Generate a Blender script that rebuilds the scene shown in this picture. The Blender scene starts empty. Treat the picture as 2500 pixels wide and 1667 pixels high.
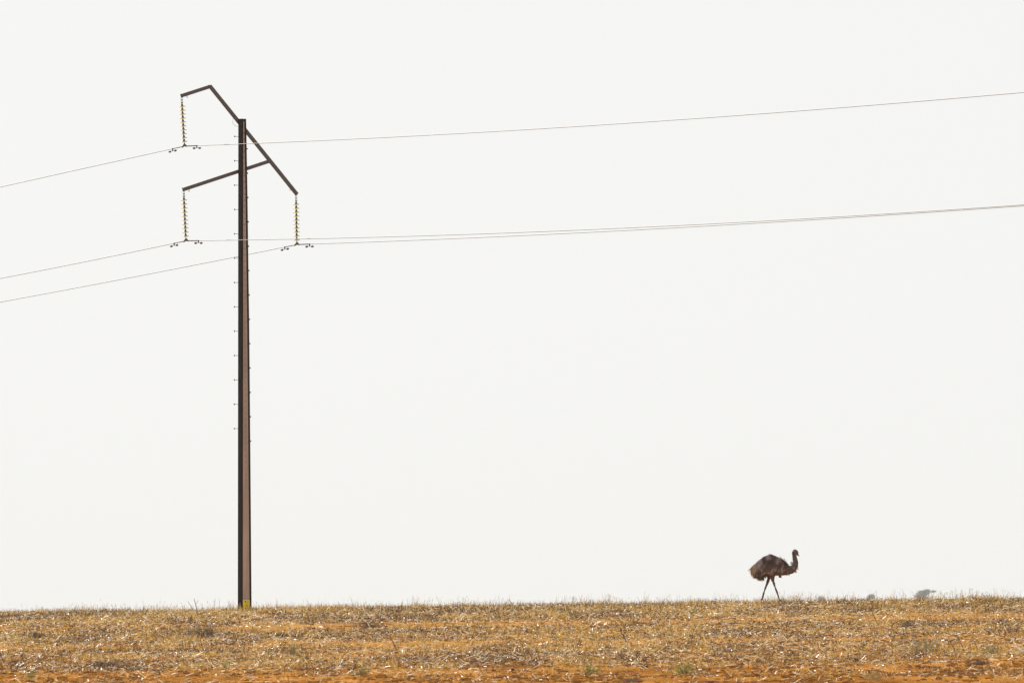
import bpy, bmesh, math, random
import numpy as np
from mathutils import Vector, Matrix
R = math.radians
rng = np.random.default_rng(7)
random.seed(7)
sc = bpy.context.scene
col = sc.collection

# ------------------------------------------------------------------ camera
FPX = 2500 * 300 / 36.0            # focal length in pixels of the photograph
EYE = Vector((0, 0, 1.6))
PITCH = math.atan((1520 - 833.5) / FPX)
cam_d = bpy.data.cameras.new('camera')
cam_d.lens = 300; cam_d.sensor_width = 36; cam_d.sensor_fit = 'HORIZONTAL'
cam_d.clip_start = 1; cam_d.clip_end = 20000
cam_d.dof.use_dof = True; cam_d.dof.focus_distance = 300; cam_d.dof.aperture_fstop = 5.6
cam = bpy.data.objects.new('camera', cam_d); col.objects.link(cam)
cam.location = EYE; cam.rotation_euler = (R(90) + PITCH, 0, 0)
sc.camera = cam

# ------------------------------------------------------------------ world
SUN_EL, SUN_AZ = R(31), R(-24)      # azimuth from +Y towards +X
w = bpy.data.worlds.new('World'); sc.world = w; w.use_nodes = True
nt = w.node_tree; nt.nodes.clear()
out = nt.nodes.new('ShaderNodeOutputWorld'); bg = nt.nodes.new('ShaderNodeBackground')
sky = nt.nodes.new('ShaderNodeTexSky'); sky.sky_type = 'NISHITA'; sky.sun_disc = False
sky.sun_elevation = SUN_EL; sky.sun_rotation = SUN_AZ
sky.air_density = 0.6; sky.dust_density = 2.5; sky.ozone_density = 1.0
hs = nt.nodes.new('ShaderNodeHueSaturation'); hs.inputs['Saturation'].default_value = 0.2
mx = nt.nodes.new('ShaderNodeMix'); mx.data_type = 'RGBA'; mx.inputs[0].default_value = 0.97
SKYC = (9.08, 9.08, 8.93, 1)        # even white overcast veil, brought down by the strength
nt.links.new(sky.outputs[0], hs.inputs['Color']); nt.links.new(hs.outputs[0], mx.inputs[6])
mx.inputs[7].default_value = SKYC
nt.links.new(mx.outputs[2], bg.inputs[0]); bg.inputs[1].default_value = 0.1
nt.links.new(bg.outputs[0], out.inputs[0])

# ------------------------------------------------------------------ sun
sd = bpy.data.lights.new('sun', 'SUN'); sd.energy = 5.0; sd.angle = R(0.5); sd.color = (1.0, 0.94, 0.84)
so = bpy.data.objects.new('sun', sd); col.objects.link(so)
tosun = Vector((math.sin(SUN_AZ) * math.cos(SUN_EL), math.cos(SUN_AZ) * math.cos(SUN_EL), math.sin(SUN_EL)))
so.rotation_euler = tosun.to_track_quat('Z', 'Y').to_euler()
vs = sc.view_settings
vs.view_transform = 'Standard'; vs.look = 'None'; vs.exposure = 0; vs.gamma = 1; vs.use_curve_mapping = False
sc.cycles.max_bounces = 6; sc.cycles.diffuse_bounces = 3; sc.cycles.transmission_bounces = 4
sc.cycles.volume_bounces = 1
sc.cycles.use_denoising = True

# ------------------------------------------------------------------ pixel rays
Fv = Vector((0, math.cos(PITCH), math.sin(PITCH))); Uv = Vector((0, -math.sin(PITCH), math.cos(PITCH)))
def ray(u, v): return Fv + Vector((1, 0, 0)) * ((u - 1250) / FPX) + Uv * ((833.5 - v) / FPX)
def at(u, v, D):
    r = ray(u, v); return EYE + r * (D / r.y)
def on_plane(u, v, p0, n):
    r = ray(u, v); return EYE + r * ((p0 - EYE).dot(n) / r.dot(n))

# ------------------------------------------------------------------ noise + terrain
def vnoise(x, y, seed=0):
    x = np.asarray(x, float); y = np.asarray(y, float)
    xi = np.floor(x).astype(np.int64); yi = np.floor(y).astype(np.int64)
    fx = x - xi; fy = y - yi; fx = fx * fx * (3 - 2 * fx); fy = fy * fy * (3 - 2 * fy)
    def h(a, b):
        n = (a * 374761393 + b * 668265263 + seed * 974711) & 0xffffffff
        n = ((n ^ (n >> 13)) * 1274126177) & 0xffffffff
        n = (n ^ (n >> 16)) & 0xffff
        return n / 65535.0
    return (h(xi, yi) * (1 - fx) + h(xi + 1, yi) * fx) * (1 - fy) + (h(xi, yi + 1) * (1 - fx) + h(xi + 1, yi + 1) * fx) * fy

A0, K0 = 0.00172, 7.26e-7
def profile(y):
    y = np.asarray(y, float)
    a = A0 - K0 * (300 - y) ** 2
    z = 1.6 + y * a
    z190 = 1.6 + 190 * (A0 - K0 * 110 ** 2); s190 = (A0 - K0 * 110 ** 2) + 190 * 2 * K0 * 110
    t = np.clip(190 - y, 0, 40)
    zl = z190 - s190 * t + s190 * t * t / 80.0
    z330 = 1.6 + 330 * (A0 - K0 * 30 ** 2); s330 = (A0 - K0 * 900) - 330 * 2 * K0 * 30
    t2 = np.clip(y - 330, 0, 160)
    zr = z330 + s330 * t2 - s330 * t2 * t2 / 320.0
    t3 = np.clip((y - 2500) / 6500, 0, 1)
    zr = zr + 12.0 * t3 * t3 * (3 - 2 * t3)
    return np.where(y < 190, zl, np.where(y > 330, zr, z))
def relief(x, y):
    f = np.clip((y - 150) / 20, 0, 1) * np.clip((360 - y) / 20, 0, 1)
    near = np.clip((232 - y) / 40, 0.35, 1)
    h = (vnoise(x / 2.6, y / 1.5, 1) - .5) * .055
    h = h + (vnoise(x / .95, y / .5, 2) - .5) * .06 * near ** 2
    h = h + (vnoise(x / .33, y / .3, 3) - .5) * .045 * near
    h = h + (np.abs(vnoise(x / 1.3, y / .42, 4) - .5) - .2) * .10 * np.clip((216 - y) / 14, 0, 1)
    return h * f
def tilt(x, y):
    return 0.0136 * np.clip(x, -60, 60) * np.clip((np.asarray(y, float) - 60) / 100, 0, 1)
def gz(x, y):
    return profile(y) + tilt(x, y) + relief(x, y)
def g(x, y): return float(gz(np.array([x]), np.array([y]))[0])
def row_depth(v, u=1250):
    # ground distance seen at a row of the photograph
    a = (1520 - (v + 0.0136 * (u - 1250))) / FPX
    return 300 - math.sqrt(max((A0 - a) / K0, 0))
def ground_at(u, v):
    d = row_depth(v, u); p = at(u, v, d); return Vector((p.x, d, g(p.x, d)))

# ------------------------------------------------------------------ materials
def mat(name, base, rough=.6, metal=0, noise=None, spec=.5, bump=0):
    m = bpy.data.materials.new(name); m.use_nodes = True; n = m.node_tree; b = n.nodes['Principled BSDF']
    b.inputs['Roughness'].default_value = rough; b.inputs['Metallic'].default_value = metal
    b.inputs['Specular IOR Level'].default_value = spec
    b.inputs['Base Color'].default_value = (*base, 1)
    if noise:
        c2, sx, sz, lo, hi = noise
        tc = n.nodes.new('ShaderNodeTexCoord'); mp = n.nodes.new('ShaderNodeMapping'); mp.inputs['Scale'].default_value = (sx, sx, sz)
        t = n.nodes.new('ShaderNodeTexNoise'); t.inputs['Detail'].default_value = 6; t.inputs['Scale'].default_value = 1
        r = n.nodes.new('ShaderNodeMapRange'); r.inputs[1].default_value = lo; r.inputs[2].default_value = hi
        mxx = n.nodes.new('ShaderNodeMix'); mxx.data_type = 'RGBA'
        mxx.inputs[6].default_value = (*base, 1); mxx.inputs[7].default_value = (*c2, 1)
        n.links.new(tc.outputs['Object'], mp.inputs[0]); n.links.new(mp.outputs[0], t.inputs['Vector'])
        n.links.new(t.outputs[0], r.inputs[0]); n.links.new(r.outputs[0], mxx.inputs[0]); n.links.new(mxx.outputs[2], b.inputs['Base Color'])
        if bump:
            bp = n.nodes.new('ShaderNodeBump'); bp.inputs['Strength'].default_value = bump; bp.inputs['Distance'].default_value = .01
            n.links.new(t.outputs[0], bp.inputs['Height']); n.links.new(bp.outputs[0], b.inputs['Normal'])
    return m
def mat_attr(name, rough, transl, spec=.5):
    m = bpy.data.materials.new(name); m.use_nodes = True; n = m.node_tree; b = n.nodes['Principled BSDF']
    at_ = n.nodes.new('ShaderNodeAttribute'); at_.attribute_name = 'col'
    n.links.new(at_.outputs['Color'], b.inputs['Base Color']); b.inputs['Roughness'].default_value = rough
    b.inputs['Specular IOR Level'].default_value = spec
    if transl:
        t = n.nodes.new('ShaderNodeBsdfTranslucent'); n.links.new(at_.outputs['Color'], t.inputs[0])
        s = n.nodes.new('ShaderNodeMixShader'); s.inputs[0].default_value = transl
        n.links.new(b.outputs[0], s.inputs[1]); n.links.new(t.outputs[0], s.inputs[2])
        n.links.new(s.outputs[0], n.nodes['Material Output'].inputs[0])
    return m
M = {}
M['steel'] = mat('rusty_steel', (.024, .017, .018), .8, 0, ((.016, .014, .016), 5, .7, .35, .7), .15, .3)
M['arm'] = mat('painted_steel', (.105, .085, .085), .65, 0, ((.08, .072, .076), 3, 3, .35, .7), .3, .2)
M['concrete'] = mat('dusty_concrete', (.42, .305, .255), .85, 0, ((.29, .225, .195), 3, .5, .35, .65), .2, .3)
M['iron'] = mat('dark_iron', (.055, .05, .05), .6, 0, ((.09, .075, .065), 30, 30, .4, .7), .4)
M['cap'] = mat('galvanised_cap', (.10, .085, .075), .5, .3, ((.07, .06, .055), 20, 20, .4, .7), .5)
M['wire'] = mat('aluminium_wire', (.15, .145, .13), .55, 0, ((.12, .115, .105), 2, 2, .4, .7), .4)
M['yellow'] = mat('yellow_plate', (.74, .62, .03), .5, 0, ((.64, .54, .03), 12, 12, .4, .7), .4)
M['print'] = mat('dark_print', (.06, .07, .01), .5)
M['glass'] = mat('amber_glass', (.60, .52, .20), .25, 0, ((.6, .42, .16), 8, 8, .4, .7), .6)
bn = M['glass'].node_tree; tr = bn.nodes.new('ShaderNodeBsdfTranslucent'); tr.inputs[0].default_value = (.88, .82, .42, 1)
ms = bn.nodes.new('ShaderNodeMixShader'); ms.inputs[0].default_value = .72
bn.links.new(bn.nodes['Principled BSDF'].outputs[0], ms.inputs[1]); bn.links.new(tr.outputs[0], ms.inputs[2])
bn.links.new(ms.outputs[0], bn.nodes['Material Output'].inputs[0])
M['straw'] = mat_attr('dry_straw', .42, .25, .36)
M['grass'] = mat_attr('dry_grass_stem', .6, .15, .3)
M['stem'] = mat_attr('dry_stem', .5, .42, .4)
M['leaf'] = mat_attr('weed_leaf', .6, .35, .3)
M['feather'] = mat_attr('emu_feather', .65, .30, .3)
M['skin'] = mat_attr('emu_skin', .6, 0, .3)
M['stick'] = mat_attr('dead_wood', .8, 0, .3)

# ------------------------------------------------------------------ object helpers
def tag(o, label=None, cat=None, group=None, kind=None):
    if label: o['label'] = label
    if cat: o['category'] = cat
    if group: o['group'] = group
    if kind: o['kind'] = kind
    return o
def empty(name, loc, rz=0):
    o = bpy.data.objects.new(name, None); col.objects.link(o); o.location = loc; o.rotation_euler = (0, 0, rz)
    o.empty_display_size = .2; return o
def link(name, me, m=None, parent=None, loc=None, smooth=False):
    o = bpy.data.objects.new(name, me); col.objects.link(o)
    if m: me.materials.append(m)
    if smooth: me.shade_smooth()
    if loc is not None: o.location = loc
    if parent: o.parent = parent
    return o
def bm_obj(name, bm, m, parent=None, loc=None, smooth=False):
    bmesh.ops.recalc_face_normals(bm, faces=bm.faces)
    me = bpy.data.meshes.new(name); bm.to_mesh(me); bm.free()
    return link(name, me, m, parent, loc, smooth)
def tube(bm, pts, rad, seg=8, closed=True, radii=None, flat=1.0):
    pts = [Vector(p) for p in pts]; rings = []
    for i, p in enumerate(pts):
        t = (pts[min(i + 1, len(pts) - 1)] - pts[max(i - 1, 0)]).normalized()
        up = Vector((0, 0, 1)) if abs(t.z) < .95 else Vector((0, 1, 0))
        a = t.cross(up).normalized(); b = a.cross(t).normalized()
        r = radii[i] if radii else rad
        rings.append([bm.verts.new(p + a * math.cos(2 * math.pi * k / seg) * r * flat + b * math.sin(2 * math.pi * k / seg) * r) for k in range(seg)])
    for i in range(len(rings) - 1):
        for k in range(seg):
            bm.faces.new((rings[i][k], rings[i][(k + 1) % seg], rings[i + 1][(k + 1) % seg], rings[i + 1][k]))
    if closed: bm.faces.new(rings[0][::-1]); bm.faces.new(rings[-1])
def lathe(bm, prof, c=Vector((0, 0, 0)), seg=16):
    rings = []
    for r, z in prof:
        if r < 1e-6: rings.append([bm.verts.new(c + Vector((0, 0, z)))])
        else: rings.append([bm.verts.new(c + Vector((r * math.cos(2 * math.pi * k / seg), r * math.sin(2 * math.pi * k / seg), z))) for k in range(seg)])
    for a, b in zip(rings, rings[1:]):
        for k in range(seg):
            k2 = (k + 1) % seg
            if len(a) == 1 and len(b) > 1: bm.faces.new((a[0], b[k], b[k2]))
            elif len(b) == 1 and len(a) > 1: bm.faces.new((a[k], a[k2], b[0]))
            elif len(a) > 1: bm.faces.new((a[k], a[k2], b[k2], b[k]))
def frame_box(bm, o, ex, ey, ez):
    v = [bm.verts.new(o + ex * i + ey * j + ez * k) for i in (0, 1) for j in (0, 1) for k in (0, 1)]
    for f in ((0, 1, 3, 2), (4, 6, 7, 5), (0, 4, 5, 1), (2, 3, 7, 6), (0, 2, 6, 4), (1, 5, 7, 3)): bm.faces.new([v[i] for i in f])
def quads_mesh(name, V, C):
    """V: (n,4,3) quad corners, C: (n,3) colours"""
    n = len(V); me = bpy.data.meshes.new(name)
    me.vertices.add(n * 4); me.vertices.foreach_set('co', V.reshape(-1).astype(np.float32))
    me.loops.add(n * 4); me.loops.foreach_set('vertex_index', np.arange(n * 4, dtype=np.int32))
    me.polygons.add(n); me.polygons.foreach_set('loop_start', np.arange(0, n * 4, 4, dtype=np.int32))
    me.update(calc_edges=True)
    a = me.color_attributes.new('col', 'FLOAT_COLOR', 'POINT')
    cc = np.ones((n, 4, 4), np.float32); cc[:, :, :3] = C[:, None, :]
    a.data.foreach_set('color', cc.reshape(-1)); return me
def blades(P, D, L, W, C, roll=None, taper=.35, bend=0.0, name='blades', single=None):
    """ribbons from roots P along unit D, length L, width W; two quads each, bending"""
    n = len(P)
    rv = rng.normal(size=(n, 3)) if roll is None else roll
    S = np.cross(D, rv); S /= np.linalg.norm(S, axis=1)[:, None] + 1e-9
    N = np.cross(S, D)
    mid = P + D * (L * .5)[:, None]
    tip = P + D * L[:, None] + N * (bend * L)[:, None] if np.ndim(bend) else P + D * L[:, None] + N * (bend * L)[:, None]
    w0 = (W * .5)[:, None]; w1 = (W * .45)[:, None]; w2 = (W * .5 * taper)[:, None]
    q1 = np.stack([P - S * w0, P + S * w0, mid + S * w1, mid - S * w1], 1)
    q2 = np.stack([mid - S * w1, mid + S * w1, tip + S * w2, tip - S * w2], 1)
    if single is not None:      # short pieces are flat: one quad is enough
        qs = np.stack([P - S * w0, P + S * w0, tip + S * w2, tip - S * w2], 1)
        m_ = ~single
        return np.concatenate([qs[single], q1[m_], q2[m_]]), np.concatenate([C[single], C[m_], C[m_]])
    return np.concatenate([q1, q2]), np.concatenate([C, C])

# ------------------------------------------------------------------ ground sheet
def spread(lo, hi, a, b, step, far):
    core = np.arange(a, b + 1e-6, step)
    l = a - np.geomspace(step * 2, a - lo, far)[::-1]; r = b + np.geomspace(step * 2, hi - b, far)
    return np.concatenate([l, core, r])
xs = spread(-6000, 6000, -29, 29, .20, 34); ys = spread(-400, 12000, 185, 328, .22, 46)
X, Y = np.meshgrid(xs, ys); Z = gz(X, Y)
nx, ny = len(xs), len(ys)
gm = bpy.data.meshes.new('ground')
gm.vertices.add(nx * ny); gm.vertices.foreach_set('co', np.stack([X, Y, Z], -1).reshape(-1).astype(np.float32))
i = np.arange((nx - 1) * (ny - 1)); r_ = i // (nx - 1); c_ = i % (nx - 1); b0 = r_ * nx + c_
idx = np.stack([b0, b0 + 1, b0 + nx + 1, b0 + nx], 1).astype(np.int32)
gm.loops.add(idx.size); gm.loops.foreach_set('vertex_index', idx.reshape(-1))
gm.polygons.add(len(idx)); gm.polygons.foreach_set('loop_start', np.arange(0, idx.size, 4, dtype=np.int32)); gm.update(calc_edges=True)
gm.shade_smooth()
sm = bpy.data.materials.new('red_soil'); sm.use_nodes = True; n = sm.node_tree; b = n.nodes['Principled BSDF']
b.inputs['Roughness'].default_value = .9; b.inputs['Specular IOR Level'].default_value = .0
tc = n.nodes.new('ShaderNodeTexCoord')
def ntex(scale, sc3, det=5):
    mp = n.nodes.new('ShaderNodeMapping'); mp.inputs['Scale'].default_value = sc3
    t = n.nodes.new('ShaderNodeTexNoise'); t.inputs['Scale'].default_value = scale; t.inputs['Detail'].default_value = det
    n.links.new(tc.outputs['Object'], mp.inputs[0]); n.links.new(mp.outputs[0], t.inputs['Vector']); return t
def mixc(fac, a, bb, lo, hi):
    r = n.nodes.new('ShaderNodeMapRange'); r.inputs[1].default_value = lo; r.inputs[2].default_value = hi; n.links.new(fac, r.inputs[0])
    m_ = n.nodes.new('ShaderNodeMix'); m_.data_type = 'RGBA'; n.links.new(r.outputs[0], m_.inputs[0])
    for s, k in ((a, 6), (bb, 7)):
        if isinstance(s, tuple): m_.inputs[k].default_value = (*s, 1)
        else: n.links.new(s, m_.inputs[k])
    return m_.outputs[2]
t1 = ntex(1.0, (.8, .35, 1)); t2 = ntex(6, (1, .6, 1)); t3 = ntex(.12, (1, .5, 1), 3)
sepx = n.nodes.new('ShaderNodeSeparateXYZ'); n.links.new(tc.outputs['Object'], sepx.inputs[0])
cA = mixc(t1.outputs[0], (.50, .265, .092), (.39, .18, .050), .35, .65)
cR = mixc(t1.outputs[0], (.46, .205, .048), (.27, .105, .020), .35, .65)
cY = mixc(sepx.outputs[1], cR, cA, 196, 226)
cB = mixc(t2.outputs[0], cY, (.16, .07, .02), .55, .75)
# beyond the strip built stalk by stalk the material carries the stubble colour
cS = mixc(t2.outputs[0], (.40, .27, .10), (.22, .14, .06), .35, .65)
ax_ = n.nodes.new('ShaderNodeMath'); ax_.operation = 'ABSOLUTE'; n.links.new(sepx.outputs[0], ax_.inputs[0])
rx_ = n.nodes.new('ShaderNodeMapRange'); rx_.inputs[1].default_value = 23; rx_.inputs[2].default_value = 30; n.links.new(ax_.outputs[0], rx_.inputs[0])
ry_ = n.nodes.new('ShaderNodeMapRange'); ry_.inputs[1].default_value = 318; ry_.inputs[2].default_value = 328; n.links.new(sepx.outputs[1], ry_.inputs[0])
mm = n.nodes.new('ShaderNodeMath'); mm.operation = 'MAXIMUM'; n.links.new(rx_.outputs[0], mm.inputs[0]); n.links.new(ry_.outputs[0], mm.inputs[1])
cB = mixc(mm.outputs[0], cB, cS, 0, .85)
n.links.new(cB, b.inputs['Base Color'])
bp = n.nodes.new('ShaderNodeBump'); bp.inputs['Strength'].default_value = .6; bp.inputs['Distance'].default_value = .03
n.links.new(t2.outputs[0], bp.inputs['Height']); n.links.new(bp.outputs[0], b.inputs['Normal'])
go = link('ground', gm, sm); tag(go, 'red sandy soil of a stubble paddock rising to a low crest', kind='structure')

# ------------------------------------------------------------------ straw, stubble, grass
def litter_density(x, y):
    # bare wheel tracks run across the slope; the nearest strip is mostly bare
    e = x * .03
    d = .72 + .60 * (vnoise(x / 4.0, y / 6.0, 11) - .5) + .55 * (vnoise(x / 1.1, y / 1.6, 12) - .5)
    wob = 3.0 * (vnoise(x / 7.0, y * 0 + .5, 19) - .5)
    d = d - .78 * np.exp(-((y - 249 + e + wob) / 4.6) ** 2) - .60 * np.exp(-((y - 224.5 + e + wob * .6) / 2.6) ** 2)
    d = d - .50 * np.clip((205.5 - y + wob * .5) / 5, 0, 1)
    return np.clip(d, .10, 1.3)
def scatter(nn, y0=184, y1=326, power=1.0, dens=True):
    y = rng.uniform(y0, y1, nn); x = rng.uniform(-1, 1, nn) * (y * .062 + 8.0)
    # keep area density constant in x by thinning the narrow end
    k = rng.random(nn) < (y * .062 + 8.0) / (y1 * .062 + 8.0)
    if dens: k &= rng.random(nn) < litter_density(x, y) ** power / 1.3
    x, y = x[k], y[k]; return x, y, gz(x, y)
PAL = np.array([(.82, .63, .29), (.60, .395, .085), (.46, .265, .038), (.30, .155, .020), (.10, .057, .026), (.035, .025, .021), (.27, .25, .05), (.55, .35, .055)])
def pick(nn, p, x=None, y=None):
    c = PAL[rng.choice(len(PAL), nn, p=np.array(p) / sum(p))].copy()
    if x is not None:
        # dark patches: rotted straw, plus shade among the heaps put into the colour
        dk = np.clip((vnoise(x / 1.5, y / 4.5, 31) * .6 + vnoise(x / .5, y / 1.8, 32) * .4 - .45) / .06, 0, 1)
        sel = rng.random(nn) < dk * .92
        c[sel] = PAL[rng.choice([4, 5, 5, 3], sel.sum())]
    return np.clip(c * rng.uniform(.75, 1.2, (nn, 1)), 0, .85)

x, y, z = scatter(1260000); nn = len(x)
az = rng.uniform(0, 2 * np.pi, nn); el = np.abs(rng.normal(0, .38, nn)) * rng.choice([1, -.4], nn)
D = np.stack([np.cos(az) * np.cos(el), np.sin(az) * np.cos(el), np.sin(el)], 1)
big = rng.random(nn) < .17
L = np.where(big, rng.uniform(.10, .24, nn), rng.uniform(.04, .13, nn)); W = np.where(big, rng.uniform(.010, .020, nn), rng.uniform(.006, .014, nn))
heap = np.clip(vnoise(x / .8, y / 1.6, 41) - .42, 0, 1) * .30 * litter_density(x, y)
P = np.stack([x, y, z + .006 + heap * rng.random(nn) + rng.random(nn) * .02], 1) - D * (L * .5)[:, None] * (el < 0)[:, None]
cc = pick(nn, [1.3, 2.2, 2.2, 1.8, 2.6, 2.8, .9, 1.2], x, y); cb = (rng.random(nn) < np.where(big, .40, .10)); cc[cb] = (.86, .76, .54)  # extra pale pieces: bleached straw, with sun glints put into the colour
V1, C1 = blades(P, D, L, W, cc, roll=rng.normal(size=(nn, 3)) + np.array([0, 0, .3]), taper=.8, bend=rng.normal(0, .12, nn), single=~big)
o = link('straw_litter', quads_mesh('straw_litter', V1, C1), M['straw'])
tag(o, 'broken pale and rotted straw, glints and shade in its colour, strewn over the red soil', 'straw', kind='stuff')

x, y, z = scatter(360000, power=1.3); nn = len(x)
lean = rng.normal(0, .34, (nn, 2)); D = np.concatenate([lean, np.ones((nn, 1))], 1); D /= np.linalg.norm(D, axis=1)[:, None]
tall = .45 + 1.3 * vnoise(x / .9, y / 3, 71) * (.5 + vnoise(x / 4, y / 8, 72))
L = rng.uniform(.05, .20, nn) * tall; W = rng.uniform(.004, .011, nn)
P = np.stack([x, y, z - .01], 1)
V2, C2 = blades(P, D, L, W, pick(nn, [1.0, 2.2, 2.6, 2.0, 1.8, 1.6, 1.2, 2.2], x, y), taper=.7, bend=rng.normal(0, .15, nn), single=L < .13)
o = link('stubble', quads_mesh('stubble', V2, C2), M['stem'])
tag(o, 'short golden cut stubble standing across the whole paddock', 'stubble', kind='stuff')

x, y, z = scatter(36000, 188, 324, power=.7); nn = len(x)
k = rng.random(nn) < np.clip(.07 + 2.0 * (vnoise(x / .8, y / 14, 51) - .46), .04, 1) * np.clip((y - 200) / 90, .08, 1); x, y, z = x[k], y[k], z[k]; nn = len(x)
rep = rng.integers(1, 5, nn); x = np.repeat(x, rep) + 0; y = np.repeat(y, rep); z = np.repeat(z, rep); nn = len(x)
x = x + rng.normal(0, .05, nn)
lean = rng.normal(0, .22, (nn, 2)); D = np.concatenate([lean, np.ones((nn, 1))], 1); D /= np.linalg.norm(D, axis=1)[:, None]
L = rng.uniform(.14, .34, nn) * rng.choice([.7, .95, 1.6], nn); W = rng.uniform(.006, .011, nn)
cs = pick(nn, [.3, 1.2, 2.2, 2.4, 1.8, 1.4, .8, 1.2])
Vg, Cg = blades(np.stack([x, y, z - .01], 1), D, L, W, cs, taper=.6, bend=rng.normal(0, .2, nn))
# seed heads and side twigs on part of them
k = rng.random(nn) < .7; q = int(k.sum())
tipP = np.stack([x, y, z - .01], 1)[k] + D[k] * (L[k] * rng.uniform(.45, .95, q))[:, None]
d2 = D[k] + rng.normal(0, .55, (q, 3)); d2 /= np.linalg.norm(d2, axis=1)[:, None]
Vh, Ch = blades(tipP, d2, rng.uniform(.04, .11, q), rng.uniform(.007, .014, q), cs[k], taper=.3, bend=rng.normal(0, .2, q))
o = link('dry_grass', quads_mesh('dry_grass', np.concatenate([Vg, Vh]), np.concatenate([Cg, Ch])), M['grass'])
tag(o, 'sparse tall dry grass stalks standing against the sky on the crest', 'dry grass', kind='stuff')

# small clods and crumbs of the same soil, densest on the near bare strip
y = 184 + 138 * rng.random(90000) ** 2.2; x = rng.uniform(-1, 1, 90000) * (y * .062 + 5)
k = rng.random(90000) < np.clip(vnoise(x / 1.1, y / 2.2, 81) * 1.5 - .40, .08, 1) * np.clip(1.2 - (y - 187) / 26, .12, 1); x, y = x[k][:17000], y[k][:17000]; nn = len(x)
bmi = bmesh.new(); bmesh.ops.create_icosphere(bmi, subdivisions=1, radius=1); iv = np.array([v_.co[:] for v_ in bmi.verts]); it = np.array([[v_.index for v_ in f.verts] for f in bmi.faces]); bmi.free()
ws = rng.uniform(.015, .055, nn) * rng.choice([1, 1, 1.9], nn); hs_ = ws * rng.uniform(.3, .7, nn)
VV = iv[None] * np.stack([ws * rng.uniform(.8, 1.8, nn), ws * .8, hs_], 1)[:, None, :] * rng.uniform(.65, 1.3, (nn, len(iv), 1)) + np.stack([x, y, gz(x, y)], 1)[:, None, :]
FF = (it[None] + (np.arange(nn) * len(iv))[:, None, None]).reshape(-1, 3).astype(np.int32)
me = bpy.data.meshes.new('soil_crumbs'); me.vertices.add(nn * len(iv)); me.vertices.foreach_set('co', VV.reshape(-1).astype(np.float32))
me.loops.add(FF.size); me.loops.foreach_set('vertex_index', FF.reshape(-1)); me.polygons.add(len(FF)); me.polygons.foreach_set('loop_start', np.arange(0, FF.size, 3, dtype=np.int32)); me.update(calc_edges=True)
o = link('soil_crumbs', me, mat('crumb_soil', (.42, .19, .05), .95, 0, ((.22, .09, .022), 3, 3, .35, .6), 0)); tag(o, 'loose crumbs and small lumps of red soil scattered over the ground', 'soil crumbs', kind='stuff')

# ------------------------------------------------------------------ pole
PA = Vector((.878, .478, 0)).normalized(); PB = Vector((PA.y, -PA.x, 0))     # along the cross-arms / towards the viewer
UP = Vector((0, 0, 1)); PD = 320.0
pb = at(597, 1486, PD); pbase = Vector((pb.x, PD, g(pb.x, PD) - .05))
pole = empty('electricity_pole', pbase)
tag(pole, 'tall tapering steel and concrete power pole with angled cross arms', 'power pole')
def zrow(v, u=597): return at(u, v, PD).z - pbase.z
PXM = FPX / PD
HB = .13; S0 = -.218; FW = .079
lev = [(1500, 614.6), (1480, 614.2), (1140, 611.3), (800, 608), (460, 603.2), (291, 600)]
def s1(v):
    for (va, xa), (vb, xb) in zip(lev, lev[1:]):
        if vb <= v <= va:
            xx = xa + (xb - xa) * (va - v) / (va - vb); break
    else: xx = lev[0][1]
    return ((xx - 597) / PXM - .478 * HB) / .878
TOPV = 291
def loft_rows(name, rows, quad, m):
    bm = bmesh.new(); rings = []
    for v in rows:
        z = zrow(v) if v < 1500 else -.5
        rings.append([bm.verts.new(PA * s + PB * b_ + UP * z) for s, b_ in quad(v)])
    for a, c in zip(rings, rings[1:]):
        for k in range(len(a)): bm.faces.new((a[k], a[(k + 1) % len(a)], c[(k + 1) % len(a)], c[k]))
    bm.faces.new(rings[0]); bm.faces.new(rings[-1][::-1])
    return bm_obj(name, bm, m, pole)
rows = [1500, 1480, 1300, 1140, 970, 800, 630, 460, 370, TOPV]
WT = .014
def channel(s_out, s_in, sg):  # steel channel: web outside, two flanges towards the concrete
    return [(s_out, -HB), (s_in, -HB), (s_in, -HB + WT), (s_out + sg * WT, -HB + WT), (s_out + sg * WT, HB - WT), (s_in, HB - WT), (s_in, HB), (s_out, HB)]
loft_rows('steel_joist', rows, lambda v: channel(S0, S0 + FW, 1), M['steel'])
loft_rows('steel_joist', rows, lambda v: channel(s1(v), s1(v) - FW, -1), M['steel'])
def conc(v):
    a, c, h = S0 + WT + .001, s1(v) - WT - .001, HB - WT - .002
    i0, i1, hp = S0 + FW + .003, s1(v) - FW - .003, HB - .004
    return [(a, -h), (i0, -h), (i0, -hp), (i1, -hp), (i1, -h), (c, -h), (c, h), (i1, h), (i1, hp), (i0, hp), (i0, h), (a, h)]
rc = rows[:-1] + [TOPV + 6]
loft_rows('concrete_core', rc, conc, M['concrete'])
# tie bolt heads down the concrete face
bm = bmesh.new(); tube(bm, [PB * -.002, PB * .012], .017, 6); bme = bpy.data.meshes.new('tie_bolt'); bmesh.ops.recalc_face_normals(bm, faces=bm.faces); bm.to_mesh(bme); bm.free(); bme.materials.append(M['iron'])
v = 326
while v < 1180:
    s = (S0 + FW + s1(v) - FW) / 2
    o = bpy.data.objects.new('tie_bolt', bme); col.objects.link(o); o.parent = pole
    o.location = PA * s + PB * (HB - .004) + UP * zrow(v); v += 14.85
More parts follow.
